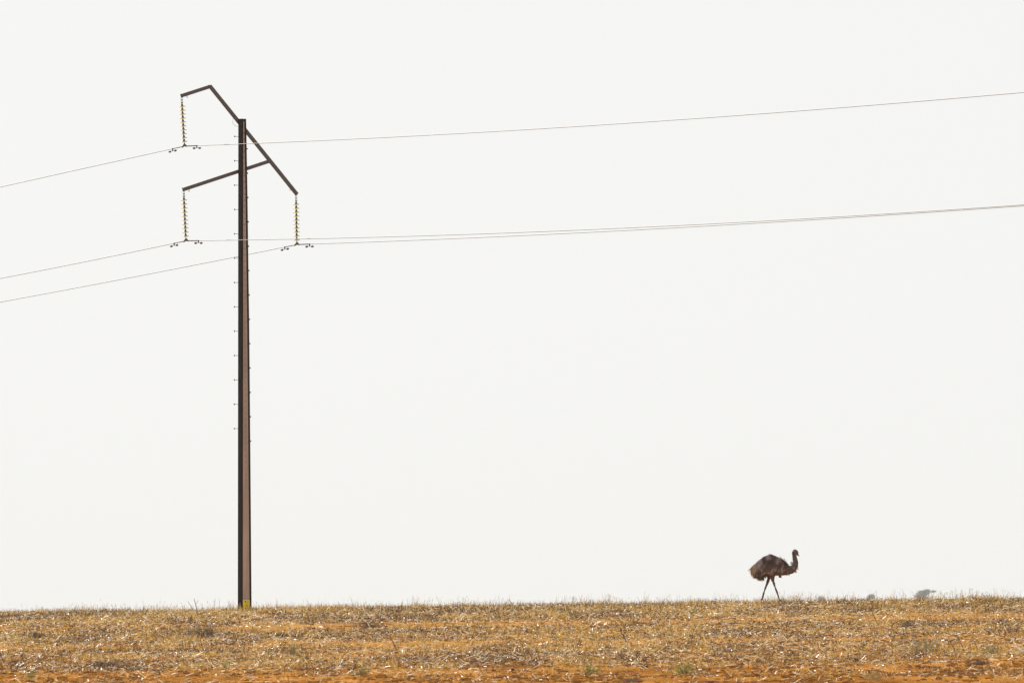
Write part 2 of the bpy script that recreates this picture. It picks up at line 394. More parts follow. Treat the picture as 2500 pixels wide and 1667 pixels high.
# climbing steps
def step_mesh(d, ln):
    bm = bmesh.new(); tube(bm, [d * 0, d * ln], .009, 6); tube(bm, [d * ln, d * (ln + .02)], .030, 8)
    me = bpy.data.meshes.new('climbing_step'); bmesh.ops.recalc_face_normals(bm, faces=bm.faces); bm.to_mesh(me); bm.free(); me.materials.append(M['iron']); return me
mL = step_mesh(-PA, .155); mR = step_mesh(PB, .13)
for k in range(13):
    o = bpy.data.objects.new('climbing_step', mL); col.objects.link(o); o.parent = pole
    o.location = PA * S0 - PB * (HB * .8) + UP * zrow(334 + 59.33 * k)
    v = 364.6 + 59.33 * k
    o = bpy.data.objects.new('climbing_step', mR); col.objects.link(o); o.parent = pole
    o.location = PA * (s1(v) - .058) + PB * HB + UP * zrow(v)
# cross arms: channels bolted to the far side of the pole
ARM0 = pbase - PB * (HB + .055)
def ap(u, v): return on_plane(u, v, ARM0, PB) - pbase
def arm(name, a, c, h=.135, dpt=.055, wall=.009):
    d = (c - a); ln = d.length; t = d / ln; nrm = t.cross(PB).normalized()
    if nrm.z < 0: nrm = -nrm
    bm = bmesh.new(); hh = h / 2
    sec = [(-hh, .0), (hh, .0), (hh, -dpt), (hh - wall, -dpt), (hh - wall, -wall), (-hh + wall, -wall), (-hh + wall, -dpt), (-hh, -dpt)]
    rings = [[bm.verts.new(p + nrm * s + PB * q) for s, q in sec] for p in (a, c)]
    for k in range(8): bm.faces.new((rings[0][k], rings[0][(k + 1) % 8], rings[1][(k + 1) % 8], rings[1][k]))
    bm.faces.new(rings[0][::-1]); bm.faces.new(rings[1])
    # end plates
    for p, sg in ((a, -1), (c, 1)):
        frame_box(bm, p - nrm * (hh + .006) - PB * (dpt + .004) + t * (sg * .001), t * (sg * .012), nrm * (h + .012), PB * (dpt + .008))
    return bm_obj(name, bm, M['arm'], pole)
EU, EL, ED = ap(443.2, 234.4), ap(447.6, 463.2), ap(725.6, 474.4)
AP = ap(514, 211.5); JN = ap(657.4, 394.0)
arm('cross_arm', EU, AP + (AP - EU).normalized() * -.05); arm('cross_arm', AP, ED, .142); arm('cross_arm', EL, JN - (JN - EL).normalized() * .035)
# bracket plates at the joints and where the arms cross the pole
for p in (AP, JN):
    bm = bmesh.new(); frame_box(bm, p - PA * .055 - UP * .055 + PB * .004, PA * .11, UP * .11, PB * .010); bm_obj('joint_plate', bm, M['arm'], pole)
for u, v in ((590, 307), (590, 416)):
    bm = bmesh.new(); frame_box(bm, ap(u, v) - PA * .10 - UP * .13 + PB * .004, PA * .19, UP * .26, PB * .05); bm_obj('arm_bracket', bm, M['steel'], pole)
def ring_obj(name, c, rz, rx, rad, parent, m, ax=PA):
    bm = bmesh.new(); pts = [c + ax * math.cos(a) * rx + UP * math.sin(a) * rz for a in np.linspace(0, 2 * math.pi, 15)]
    tube(bm, pts, rad, 6, False); return bm_obj(name, bm, m, parent, smooth=True)
for u, v in ((457.9, 236.0), (461.9, 465.3), (710.0, 462.6)): ring_obj('hanging_eye', ap(u, v) - PB * .028, .048, .028, .007, pole, M['iron'])
bm = bmesh.new(); pp = [ap(u, v) + PB * .01 for u, v in ((571.5, 284), (568.6, 290), (567.6, 297), (569, 302.5), (572, 306), (576, 308.4), (583, 309))]
tube(bm, pp, .0055, 6); bm_obj('earth_wire', bm, M['wire'], pole, smooth=True)
# yellow number plate at the foot
pl = (S0 + FW + s1(1470) - FW) / 2; hw = (s1(1470) - S0 - 2 * FW) / 2 - .004
zp0, zp1 = zrow(1483), zrow(1463.5)
bm = bmesh.new(); frame_box(bm, PA * (pl - hw) + PB * (HB + .001) + UP * zp0, PA * 2 * hw, PB * .004, UP * (zp1 - zp0))
sg = bm_obj('warning_plate', bm, M['yellow'], pole)
hgt = zp1 - zp0
def blob(pts):
    bm = bmesh.new(); f = [bm.verts.new(PA * (pl + hw * a) + PB * (HB + .0065) + UP * (zp0 + hgt * c)) for a, c in pts]; bm.faces.new(f)
    o = bm_obj('printed_mark', bm, M['print'], sg)
def oval(cx, cy, rx, ry, t=0):
    return [(cx + rx * math.cos(a) * math.cos(t) - ry * math.sin(a) * math.sin(t), cy + rx * math.cos(a) * math.sin(t) + ry * math.sin(a) * math.cos(t)) for a in np.linspace(0, 2 * math.pi, 13)[:-1]]
blob(oval(-.22, .76, .24, .13, -.3)); blob(oval(.5, .78, .20, .11, -1.2)); blob(oval(.18, .42, .12, .2, -.5))

# ------------------------------------------------------------------ insulator strings
DV = Vector((.478, -.878, 0)).normalized()     # along the line, towards the viewer's right
def hookup(pt, cl): return pt, cl
SN = {
    'u': (EU + pbase, (443.7, 238.2), (450.4, 357.2), 'hanging from the highest arm tip'),
    'l': (EL + pbase, (448.6, 466.8), (454.2, 588.0), 'hanging from the lower left arm'),
    'r': (ED + pbase, (723.0, 477.2), (724.9, 597.2), 'hanging from the right end of the long sloping arm')}
def disc_bm():
    bm = bmesh.new(); lathe(bm, [(0, .000), (.03, -.006), (.055, -.014), (.085, -.008), (.112, -.016), (.122, -.004), (.112, .011), (.065, .019), (.036, .026), (0, .028)], seg=18)
    bmesh.ops.recalc_face_normals(bm, faces=bm.faces); me = bpy.data.meshes.new('glass_disc'); bm.to_mesh(me); bm.free(); me.materials.append(M['glass']); me.shade_smooth(); return me
def cap_bm():
    bm = bmesh.new(); lathe(bm, [(0, .022), (.043, .022), (.044, .045), (.034, .085), (.024, .100), (.024, .122), (.010, .128), (.010, .146), (0, .146)], seg=12)
    bmesh.ops.recalc_face_normals(bm, faces=bm.faces); me = bpy.data.meshes.new('metal_cap'); bm.to_mesh(me); bm.free(); me.materials.append(M['cap']); me.shade_smooth(); return me
md, mc = disc_bm(), cap_bm(); CL = {}
for key, (tipw, (ua, va), (ub, vb), desc) in SN.items():
    pl0 = tipw - PB * .028
    top = on_plane(ua, va, pl0, PB); bot = on_plane(ub, vb, pl0, PB); CL[key] = bot
    root = empty('insulator_string', top)
    tag(root, 'ten amber insulator discs ' + desc, 'insulator', 'insulator strings on the pole')
    ax = (bot - top); ln = ax.length; t = ax / ln; q = (-t).to_track_quat('Z', 'Y')
    # shackle: two links and a ball hook
    c = Vector((0, 0, -.07)); ring_obj('shackle', t * .055, .062, .033, .0085, root, M['iron'])
    ring_obj('shackle', t * .150, .055, .030, .0085, root, M['iron'])
    for a_, c_, r0 in ((t * .098 - PA * .03, t * .098 + PA * .03, .015), (t * .195 - PA * .045, t * .195 + PA * .045, .015), (t * .19, t * .35, .010)):
        bm = bmesh.new(); tube(bm, [a_, c_], r0, 8); bm_obj('pin', bm, M['iron'], root)
    d0, d1 = .345, ln - .165
    for k in range(10):
        p = t * (d0 + (d1 - d0) * k / 9)
        o = bpy.data.objects.new('glass_disc', md); col.objects.link(o); o.parent = root; o.location = p; o.rotation_mode = 'QUATERNION'
        tl = Matrix.Rotation(.06, 3, PB) @ q.to_matrix(); o.rotation_quaternion = tl.to_quaternion()
        c = bpy.data.objects.new('metal_cap', mc); col.objects.link(c); c.parent = o
    bm = bmesh.new()
    tube(bm, [t * (ln - .165), t * (ln - .12), t * (ln - .10), t * (ln - .05), t * (ln - .04), t * (ln - .0)], 0, 8, True, [.010, .010, .026, .026, .014, .02])
    tube(bm, [t * ln + DV * s + UP * z for s, z in ((-.20, -.035), (-.12, -.006), (-.05, .03), (0, .045), (.05, .035), (.12, .002), (.20, -.015))], 0, 8, True, [.020, .030, .042, .05, .042, .032, .020])
    bm_obj('suspension_clamp', bm, M['iron'], root, smooth=True)

# ------------------------------------------------------------------ conductors and dampers
def wire_z(clamp, pts):
    tt, zz = [], []
    for u, v in pts:
        p = on_plane(u, v, clamp, PA); tt.append((p - clamp).dot(DV)); zz.append(p.z - clamp.z)
    tt, zz = np.array(tt), np.array(zz)
    Mx = np.stack([tt, tt * tt], 1); c, *_ = np.linalg.lstsq(Mx, zz, rcond=None); return c
WR = {'u': ([(637.8, 348.9), (1307, 314.8), (1913, 276), (2500, 225.3)], [(412, 366.2), (229, 406), (0, 457.3)], 'highest thin wire, crossing the upper part of the pole'),
      'l': ([(640, 584.4), (1594, 554.2), (2010, 531.5), (2500, 500)], [(422, 595.0), (229.6, 634.6), (0, 680)], 'lower thin wire passing before the pole from the lower left insulator string'),
      'r': ([(1594, 561.0), (2010, 532.8), (2500, 503.6)], [(500, 642.2), (250, 691), (0, 737.5)], 'lower thin wire passing behind the pole from the right insulator string')}
for key, (rp, lp, desc) in WR.items():
    cl = CL[key] - UP * .0; cr, cf = wire_z(cl, rp), wire_z(cl, lp)
    print('wire', key, cr, cf)
    def wp(t, cr=cr, cf=cf):
        c = cr if t > 0 else cf
        return DV * t + UP * (c[0] * t + c[1] * t * t)
    root = empty('power_line', cl); tag(root, desc, 'wire', 'power lines carried by the pole')
    ts = list(np.linspace(-75, -4, 28)) + list(np.linspace(-3, 3, 25)) + list(np.linspace(4, 110, 44))
    bm = bmesh.new(); tube(bm, [wp(t) for t in ts], .0130, 6); bm_obj('conductor', bm, M['wire'], root, smooth=True)
    for a, c in ((-.95, -.05), (.05, .95)):
        bm = bmesh.new(); tube(bm, [wp(t) for t in np.linspace(a, c, 6)], .0185, 8); bm_obj('armour_rod', bm, M['iron'], root, smooth=True)
    for t0, side in ((-1.0, 'left'), (1.04, 'right')):
        p = wp(t0); dr = (wp(t0 + .1) - wp(t0 - .1)).normalized()
        dm = empty('vibration_damper', cl + p)
        tag(dm, {'u': 'topmost', 'l': 'lower left', 'r': 'right hand'}[key] + ' wire dumbbell damper just %s of its clamp' % side, 'damper', 'dampers clipped under the wires')
        bm = bmesh.new(); tube(bm, [UP * .02, UP * -.02, UP * -.085], 0, 8, True, [.028, .026, .020]); bm_obj('damper_clip', bm, M['iron'], dm)
        bm = bmesh.new(); tube(bm, [dr * s - UP * (.085 + .06 * s * s) for s in np.linspace(-.28, .28, 9)], .007, 6); bm_obj('messenger_wire', bm, M['iron'], dm, smooth=True)
        for sg_ in (-1, 1):
            bm = bmesh.new(); tube(bm, [dr * (sg_ * s) - UP * .091 for s in (.15, .17, .22, .27, .32, .345)], 0, 10, True, [.012, .030, .040, .036, .020, .008]); bm_obj('damper_weight', bm, M['iron'], dm, smooth=True)

# ------------------------------------------------------------------ emu
EK = .001636
def E(u, v, yy=0.0): return Vector(((u - 900) * EK, yy, (1450 - v) * EK))
ED_ = 296.0; ex = at(1883.3, 1466, ED_).x; eb = Vector((ex, ED_, g(ex, ED_) + .0))
zw = at(1883.3, 1466.6, ED_).z
eb.z = zw
emu = empty('emu', eb); tag(emu, 'dark shaggy brown emu striding right along the crest', 'emu')
def loft(bm, secs, seg=20):
    rings = []
    for c, tan, hh, hw_ in secs:
        up = Vector((-math.sin(tan), 0, math.cos(tan)))
        rings.append([bm.verts.new(c + up * math.sin(a) * hh + Vector((0, 1, 0)) * math.cos(a) * hw_) for a in np.linspace(0, 2 * math.pi, seg, endpoint=False)])
    for a, c in zip(rings, rings[1:]):
        for k in range(seg): bm.faces.new((a[k], a[(k + 1) % seg], c[(k + 1) % seg], c[k]))
    bm.faces.new(rings[0][::-1]); bm.faces.new(rings[-1])
S = [(522, 850, 62, .06, .9), (552, 830, 122, .12, .7), (612, 808, 150, .17, .5), (700, 752, 168, .215, .32), (790, 698, 190, .245, .25), (880, 683, 222, .25, 0),
     (980, 705, 198, .245, -.1), (1080, 728, 178, .215, -.15), (1180, 758, 138, .17, -.1), (1260, 785, 102, .13, .1)]
bodysecs = [(E(u, v), a, h * EK, hw_) for u, v, h, hw_, a in S]
necks = [(1320, 785, 84, .095, .35), (1375, 745, 68, .072, .75), (1412, 690, 58, .060, 1.2), (1422, 630, 50, .050, 1.6), (1408, 560, 44, .044, 1.75), (1393, 490, 40, .040, 1.8), (1388, 440, 44, .042, 1.7), (1388, 400, 42, .042, 1.6), (1390, 372, 22, .022, 1.6)]
bm = bmesh.new()
loft(bm, bodysecs + [(E(u, v), a, h * EK, hw_) for u, v, h, hw_, a in necks])
loft(bm, [(E(1345, 415), -.25, 22 * EK, .02), (E(1365, 408), -.25, 50 * EK, .045), (E(1395, 410), -.25, 60 * EK, .055), (E(1430, 420), -.3, 54 * EK, .050), (E(1455, 432), -.4, 36 * EK, .034), (E(1472, 440), -.5, 14 * EK, .014)], 14)
loft(bm, [(E(1425, 448), -.55, 30 * EK, .032), (E(1455, 464), -.55, 21 * EK, .026), (E(1478, 480), -.6, 13 * EK, .018), (E(1497, 498), -.7, 6 * EK, .008)], 10)
def leg(pts, yy, toes):
    tube(bm, [E(u, v, yy * f) for u, v, r, f in pts], 0, 12, True, [r for u, v, r, f in pts])
    u0, v0 = pts[-1][:2]
    for tu, tv, dy in toes:
        a = E(u0, v0 - 8, yy); c = E(tu, tv, yy + dy)
        tube(bm, [a, a.lerp(c, .6) + UP * .006, c], 0, 8, True, [.020, .015, .007])
leg([(880, 800, .12, .9), (872, 880, .095, 1), (855, 950, .072, 1), (832, 1015, .058, 1), (812, 1080, .044, 1), (793, 1125, .035, 1), (765, 1200, .032, 1), (740, 1275, .035, 1), (722, 1350, .031, 1), (708, 1395, .022, 1)], .085,
    [(672, 1442, -.04), (700, 1452, .02), (735, 1448, .05)])
leg([(925, 820, .12, .9), (920, 890, .095, 1), (922, 960, .068, 1), (930, 1020, .058, 1), (952, 1070, .050, 1), (962, 1115, .038, 1), (990, 1190, .032, 1), (1020, 1270, .034, 1), (1045, 1350, .030, 1), (1066, 1415, .020, 1)], -.085,
    [(1118, 1452, -.03), (1105, 1455, .04), (1060, 1455, -.05), ])
bmesh.ops.recalc_face_normals(bm, faces=bm.faces)
tmp = bpy.data.meshes.new('body_raw'); bm.to_mesh(tmp); bm.free()
tob = bpy.data.objects.new('body_raw', tmp); col.objects.link(tob)
rm = tob.modifiers.new('r', 'REMESH'); rm.mode = 'VOXEL'; rm.voxel_size = .009
smo = tob.modifiers.new('s', 'SMOOTH'); smo.iterations = 3; smo.factor = .5
bme2 = bpy.data.meshes.new_from_object(tob.evaluated_get(bpy.context.evaluated_depsgraph_get()))
bpy.data.objects.remove(tob); bme2.name = 'body'
nv = len(bme2.vertices); co = np.empty(nv * 3, np.float32); bme2.vertices.foreach_get('co', co); co = co.reshape(-1, 3)
no = np.empty(nv * 3, np.float32); bme2.vertices.foreach_get('normal', no); no = no.reshape(-1, 3)
uu = co[:, 0] / EK + 900; vv = 1450 - co[:, 2] / EK
cl_ = np.tile(np.array([.075, .052, .042]), (nv, 1))
legm = vv > 1000; cl_[legm] = (.085, .060, .048)
nk = (uu > 1330) & (vv < 700); cl_[nk] = (.085, .070, .072)
fc = (uu > 1400) & (vv < 470) & (vv > 430); cl_[fc] = (.14, .10, .085)
cl_[(uu > 1436) & (vv > 430)] = (.06, .04, .035)
cl_ *= (.8 + .5 * vnoise(uu / 22, vv / 22, 5))[:, None]
a = bme2.color_attributes.new('col', 'FLOAT_COLOR', 'POINT'); a.data.foreach_set('color', np.concatenate([cl_, np.ones((nv, 1))], 1).astype(np.float32).reshape(-1))
link('body', bme2, M['skin'], emu, smooth=True)
# plumage: long drooping double feathers, flowing back from a parting along the spine
cand = np.where((vv < 945) & (uu < 1400))[0]
sel = rng.choice(cand, 15000)
P = co[sel] + rng.normal(0, .004, (len(sel), 3)); Nn = no[sel]; pu = uu[sel]; pv = vv[sel]
F = np.stack([-(.55 + .35 * (pu - 900) / 500), np.zeros(len(sel)), -.75 - .0 * pu], 1)
back = np.clip((760 - pu) / 200, 0, 1); F[:, 0] += -.25 * np.clip((pu < 1150) * (pv < 560), 0, 1); F[:, 2] -= back * 1.3; F[:, 0] += back * .45
F += rng.normal(0, .16, F.shape); F -= Nn * (np.sum(F * Nn, 1)[:, None]) * .92; F += Nn * (.10 + .09 * rng.random((len(sel), 1)))
F /= np.linalg.norm(F, axis=1)[:, None]
chest = np.clip((pu - 1180) / 150, 0, 1)
L = (.07 + .10 * rng.random(len(sel))) * (1 - .60 * chest) * (1 + .5 * back)
# keep the belly outline tidy: short feathers underneath
L *= np.where((pv > 840) & (pu > 740), .38, 1); L *= np.where((pv < 540), .6, 1)
base = np.array([.21, .140, .112]); lt = np.array([.62, .52, .52]); dk = np.array([.040, .028, .028]); gold_backlit = np.array([.70, .50, .27])
nz = vnoise(pu / 55, pv / 75, 61); nz2 = vnoise(pu / 16, pv / 34, 62)
cf_ = base + (lt - base) * np.clip((nz - .55) * 4 + (nz2 - .48) * 2.4, 0, 1)[:, None] * (.35 + .65 * np.clip((pv - 520) / 120, 0, 1))[:, None]
cf_ = cf_ * rng.uniform(.55, 1.5, (len(sel), 1)); cf_ = cf_ + (dk - cf_) * np.clip((.42 - nz) * 3 + (560 - pv) / 160 * .7, 0, .85)[:, None]
gt = np.clip((640 - pu) / 90, 0, 1) * (rng.random(len(sel)) < .55); cf_ = cf_ + (gold_backlit - cf_) * (gt * .85)[:, None]  # golden tail: its backlit edge is put into the feather colour
cf_ = cf_ + (np.array([.22, .13, .08]) - cf_) * (chest * .5)[:, None]
cf_ = cf_ + (np.array([.30, .13, .075]) - cf_) * (np.clip((pv - 790) / 90, 0, 1) * (pu > 740) * .55)[:, None]  # reddish underside: light bounced off the red soil, put into the colour
V3, C3 = blades(P.astype(float), F.astype(float), L, rng.uniform(.006, .013, len(sel)), cf_, roll=Nn.astype(float) * -1 + rng.normal(0, .5, Nn.shape), taper=.25, bend=rng.normal(-.06, .10, len(sel)))
def tuft(nq, u0, u1, v0, v1, d, l0, l1, c, wd=.007, ys=.12):
    Pq = np.stack([(rng.uniform(u0, u1, nq) - 900) * EK, rng.normal(0, ys, nq), (1450 - rng.uniform(v0, v1, nq)) * EK], 1)
    Dq = np.array(d)[None] + rng.normal(0, .28, (nq, 3)); Dq /= np.linalg.norm(Dq, axis=1)[:, None]
    return blades(Pq, Dq, rng.uniform(l0, l1, nq), rng.uniform(.6, 1.3, nq) * wd, np.array(c)[None] * rng.uniform(.6, 1.4, (nq, 1)), taper=.2, bend=rng.normal(0, .15, nq))
T = [tuft(700, 530, 660, 840, 940, (-.05, 0, -1), .04, .10, (.15, .11, .085), .011, .11), tuft(900, 600, 745, 830, 985, (.12, 0, -1), .03, .11, (.11, .08, .065), .009, .11), tuft(200, 700, 790, 850, 920, (.25, 0, -1), .06, .14, (.10, .075, .06), .010, .10), tuft(300, 510, 560, 760, 930, (-.25, 0, -1), .05, .12, (.38, .27, .15), .007, .07),  # the palest tuft carries the tail's backlight in its colour
     tuft(260, 1330, 1425, 760, 830, (.5, 0, -.7), .03, .085, (.24, .15, .09), .006, .04), tuft(160, 1425, 1460, 690, 780, (.8, 0, -.3), .02, .06, (.30, .20, .12), .004, .03),
     tuft(160, 1315, 1385, 625, 690, (-.5, 0, .7), .02, .055, (.06, .045, .045), .006, .03), tuft(110, 1062, 1110, 900, 935, (-.1, 0, -1), .03, .06, (.08, .05, .04), .01, .03),
     tuft(240, 1345, 1380, 400, 560, (-.7, 0, -.6), .010, .03, (.10, .08, .08), .004, .025), tuft(120, 1370, 1420, 360, 385, (-.3, 0, .6), .008, .022, (.06, .05, .045), .004, .02),
     tuft(300, 900, 1300, 880, 905, (-.3, 0, -1), .01, .035, (.22, .12, .07), .006, .10)]
V3 = np.concatenate([V3] + [t_[0] for t_ in T]); C3 = np.concatenate([C3] + [t_[1] for t_ in T])
link('plumage', quads_mesh('plumage', V3, np.clip(C3, .01, .7)), M['feather'], emu)
for yy in (-.040, .040):
    bm = bmesh.new(); bmesh.ops.create_uvsphere(bm, u_segments=10, v_segments=8, radius=.011, matrix=Matrix.Translation(E(1432, 418, yy)))
    bm_obj('eye', bm, M['iron'], emu, smooth=True)

# ------------------------------------------------------------------ weeds, brush, clods
def blob_dirs(nq, spread_):
    d = np.stack([rng.normal(0, spread_, nq), rng.normal(0, spread_, nq), np.abs(rng.normal(.9, .25, nq))], 1)
    return d / np.linalg.norm(d, axis=1)[:, None]
def plant(name, label, cat, u, v, wpx, hpx, cols, n_stem, n_leaf, spread_=.7, wd=.006, leafw=.014, leafl=.05, group=None, matk='leaf', stemcol=(.24, .17, .09)):
    p = ground_at(u, v); pxm = FPX / p.y; W_, H_ = wpx / pxm / 2, hpx / pxm
    root = empty(name, p); tag(root, label, cat, group)
    nb = n_stem
    P0 = np.stack([rng.normal(0, W_ * .33, nb), rng.normal(0, W_ * .3, nb), np.zeros(nb)], 1)
    P0[:, 2] = gz(P0[:, 0] + p.x, P0[:, 1] + p.y) - p.z - .01
    tx = P0[:, 0] + rng.normal(0, W_ * .38, nb); ty = P0[:, 1] + rng.normal(0, W_ * .38, nb)
    tz = H_ * rng.uniform(.45, 1.0, nb) * np.clip(1.15 - (np.abs(tx) / (W_ * 1.25)) ** 2, .25, 1)
    d = np.stack([tx - P0[:, 0], ty - P0[:, 1], tz], 1); L_ = np.linalg.norm(d, axis=1); d /= L_[:, None]
    cc = np.array(stemcol)[None] * rng.uniform(.7, 1.3, (nb, 1))
    Vs, Cs = blades(P0, d, L_, np.full(nb, wd), cc, taper=.4, bend=rng.normal(0, .12, nb))
    tag(link('stem', quads_mesh('stem', Vs, Cs), M['stick'] if matk == 'stick' else M['stem'], root), kind='stuff')
    if n_leaf:
        k = rng.integers(0, nb, n_leaf); fr = rng.uniform(.15, 1, n_leaf)
        Pl = P0[k] + d[k] * (L_[k] * fr)[:, None]; dl = d[k] + rng.normal(0, .7, (n_leaf, 3)); dl /= np.linalg.norm(dl, axis=1)[:, None]
        cl2 = np.array(cols)[rng.integers(0, len(cols), n_leaf)] * rng.uniform(.7, 1.3, (n_leaf, 1))
        Vl, Cl = blades(Pl, dl, rng.uniform(.5, 1.3, n_leaf) * leafl, rng.uniform(.6, 1.2, n_leaf) * leafw, cl2, taper=.3, bend=rng.normal(0, .2, n_leaf))
        tag(link('foliage' if matk != 'stick' else 'twigs', quads_mesh('foliage', Vl, Cl), M[matk], root), kind='stuff')
    return root
GR = [(.22, .24, .05), (.30, .30, .07), (.14, .17, .04), (.42, .38, .12)]; GY = [(.34, .31, .10), (.42, .36, .13), (.27, .26, .09)]; GG = [(.24, .25, .15), (.32, .31, .19), (.18, .19, .11)]
BR = [(.14, .10, .085), (.10, .075, .065), (.20, .15, .11)]; BP = [(.17, .14, .14), (.24, .20, .18), (.11, .09, .085)]
wg = 'green weeds growing through the stubble'
plant('weed', 'upright yellowish green weed in near bare soil, just right of the picture centre', 'weed', 1442, 1645, 56, 34, GR + GY[:1], 46, 420, group=wg)
plant('weed', 'wide dark green weed in the near bare soil below and left of the emu', 'weed', 1668, 1643, 80, 30, GR, 60, 620, group=wg)
plant('weed', 'small grey green weed in the bare strip between the pole and the picture centre', 'weed', 885, 1647, 44, 24, GR[:2] + GG[:1], 34, 260, group=wg)
plant('weed', 'yellow green weed low in the picture straight below the pole', 'weed', 556, 1632, 40, 26, GY, 30, 220, group=wg)
plant('weed', 'pale green tuft in thick straw, up and left of the small grey green weed', 'weed', 714, 1596, 40, 32, GY[:2] + GG, 40, 240, group=wg)
plant('weed', 'broad pale sage green tuft in stubble, largest weed on the right side', 'weed', 2256, 1594, 120, 46, GG + GY[:1], 90, 620, group=wg)
plant('weed', 'grey green spiky tuft beside the bleached stick at the right edge', 'weed', 2420, 1599, 56, 36, GG + GR[:1], 50, 300, group=wg)
plant('weed', 'flat dark green mat of weed above the bare track, near the picture centre', 'weed', 1398, 1506, 56, 14, GR[:1] + GR[2:3], 44, 300, group=wg)
plant('weed', 'small green weed just above the bare orange track left of the emu', 'weed', 1690, 1500, 34, 14, GR[:3], 30, 200, group=wg)
plant('weed', 'tiny grey green weed beside a dark clod right of the pole', 'weed', 665, 1563, 22, 10, GG, 20, 110, group=wg)
plant('weed', 'feathery pale weed standing on the crest left of the emu', 'weed', 1706, 1479, 32, 24, GY + [(.5, .42, .22)], 44, 260, spread_=.4, leafw=.008, leafl=.035, group=wg)
plant('weed', 'bushy olive weed on the crest between the pole and the picture centre', 'weed', 1118, 1485, 62, 18, GY + BR[2:], 50, 240, leafw=.008, leafl=.05, group=wg)
plant('weed', 'low olive weed on the crest right behind the emu', 'weed', 1952, 1475, 22, 14, GR[:2] + GY[:1], 30, 160, group=wg)
plant('weed', 'loose olive weed with a rounded top in the lower left corner', 'weed', 72, 1655, 46, 26, GY + GR[:1], 30, 180, group=wg)
plant('weed', 'straw coloured tuft touching the bottom of the picture right of centre', 'weed', 2130, 1664, 56, 26, [(.45, .36, .15), (.36, .30, .12)], 40, 160, group=wg)
plant('weed', 'pale dry weed standing right before the foot of the pole', 'weed', 585, 1489, 20, 26, [(.66, .56, .42), (.55, .45, .28)], 14, 60, leafw=.010, leafl=.03, group=wg)
plant('weed', 'small greenish tuft under the crest on the far left', 'weed', 305, 1512, 30, 14, GY + GG[:1], 26, 120, group=wg)
bg_ = 'heaps of dead brush lying in the stubble'
plant('dead_brush', 'large spiky purplish grey heap of dead brush left of the pole', 'dead brush', 492, 1557, 130, 34, BP, 110, 480, .9, .010, .009, .13, bg_, 'stick', (.16, .13, .125))
plant('dead_brush', 'dark brown heap of brush near the left edge of the picture', 'dead brush', 92, 1560, 120, 22, BR, 90, 420, .9, .010, .010, .11, bg_, 'stick', (.12, .085, .07))
plant('dead_brush', 'long low brown heap of brush low on the left, under the purplish one', 'dead brush', 262, 1626, 110, 18, BR, 80, 360, .9, .008, .009, .10, bg_, 'stick', (.14, .10, .07))
plant('dead_brush', 'dark brown brush heap halfway between the pole and the picture centre', 'dead brush', 905, 1532, 110, 16, BR, 70, 320, .9, .010, .010, .10, bg_, 'stick', (.10, .07, .055))
plant('dead_brush', 'small near black brush heap right of the pole beside the tiny weed', 'dead brush', 692, 1555, 48, 14, [(.07, .05, .045)], 44, 200, .9, .010, .010, .09, bg_, 'stick', (.07, .05, .045))
plant('dead_brush', 'grey brush heap just under the crest right of the pole', 'dead brush', 1028, 1506, 70, 10, BP, 50, 220, .9, .010, .009, .10, bg_, 'stick', (.13, .11, .10))
plant('dead_brush', 'dark brush heap on the right, below the two far trees', 'dead brush', 2215, 1532, 40, 16, BR, 44, 200, .9, .010, .010, .09, bg_, 'stick', (.11, .08, .07))
plant('dead_brush', 'low dark brush heap in the near soil at the right', 'dead brush', 2385, 1624, 70, 10, BR, 50, 240, .9, .008, .009, .09, bg_, 'stick', (.12, .085, .06))
plant('dead_brush', 'dark brush heap at the bottom edge right of centre', 'dead brush', 1535, 1666, 70, 12, BP, 50, 240, .9, .008, .009, .09, bg_, 'stick', (.10, .08, .07))
plant('dead_brush', 'flat grey brown heap of brush just below the crest near the left edge', 'dead brush', 62, 1518, 36, 8, BR, 36, 150, .9, .010, .010, .09, bg_, 'stick', (.09, .06, .05))
sg2 = 'single dead stalks leaning out of the stubble'
def stalk(label, u0, v0, u1, v1, r=.014, side=3, seed=0, foot=None):
    p = ground_at(u0, v0) if foot is None else foot
    q = at(u1, v1, p.y); d = q - p
    root = empty('dead_stalk', p); tag(root, label, 'dead stalk', sg2)
    rr = random.Random(seed + int(u0)); bm = bmesh.new()
    pts = [d * t + Vector((rr.uniform(-.012, .012), rr.uniform(-.01, .01), 0)) * (t > 0) for t in (0, .25, .5, .75, 1)]
    pts[0] = pts[0] - UP * .02
    tube(bm, pts, 0, 6, True, [r, r * .9, r * .75, r * .6, r * .35]); bm_obj('stem', bm, M['dead'], root)
    for k in range(side):
        t = rr.uniform(.3, .85); a = d * t; e = a + Vector((rr.uniform(-.12, .12), rr.uniform(-.05, .05), rr.uniform(.05, .16)))
        bm = bmesh.new(); tube(bm, [a, a.lerp(e, .5), e], 0, 5, True, [r * .5, r * .4, r * .2]); bm_obj('twig', bm, M['dead'], root)
M['dead'] = mat('dead_stalk_bark', (.16, .105, .075), .8, 0, ((.10, .07, .055), 20, 20, .4, .7), .2)
stalk('two pronged brown stalk leaning left in mid slope right of the picture centre', 1530, 1570, 1512, 1528, .020, 4)
stalk('thin brown stalk leaning left in the slope right of the small dark heap', 852, 1590, 828, 1560, .012, 2)
stalk('brown stalk leaning left halfway down the slope nearest the picture centre', 970, 1592, 950, 1546, .016, 3)
stalk('dark slanting stalk on the crest, leftmost of two side by side left of the pole', 474, 1489, 459, 1466, .014, 1)
stalk('tall stalk on the crest, rightmost of two side by side left of the pole', 484, 1489, 473, 1460, .016, 2)
stalk('forked grey stalk below the two crest stalks left of the pole', 435, 1530, 412, 1492, .014, 4)
stalk('long curved dark stalk leaning left under the two far trees', 2142, 1522, 2118, 1470, .016, 4)
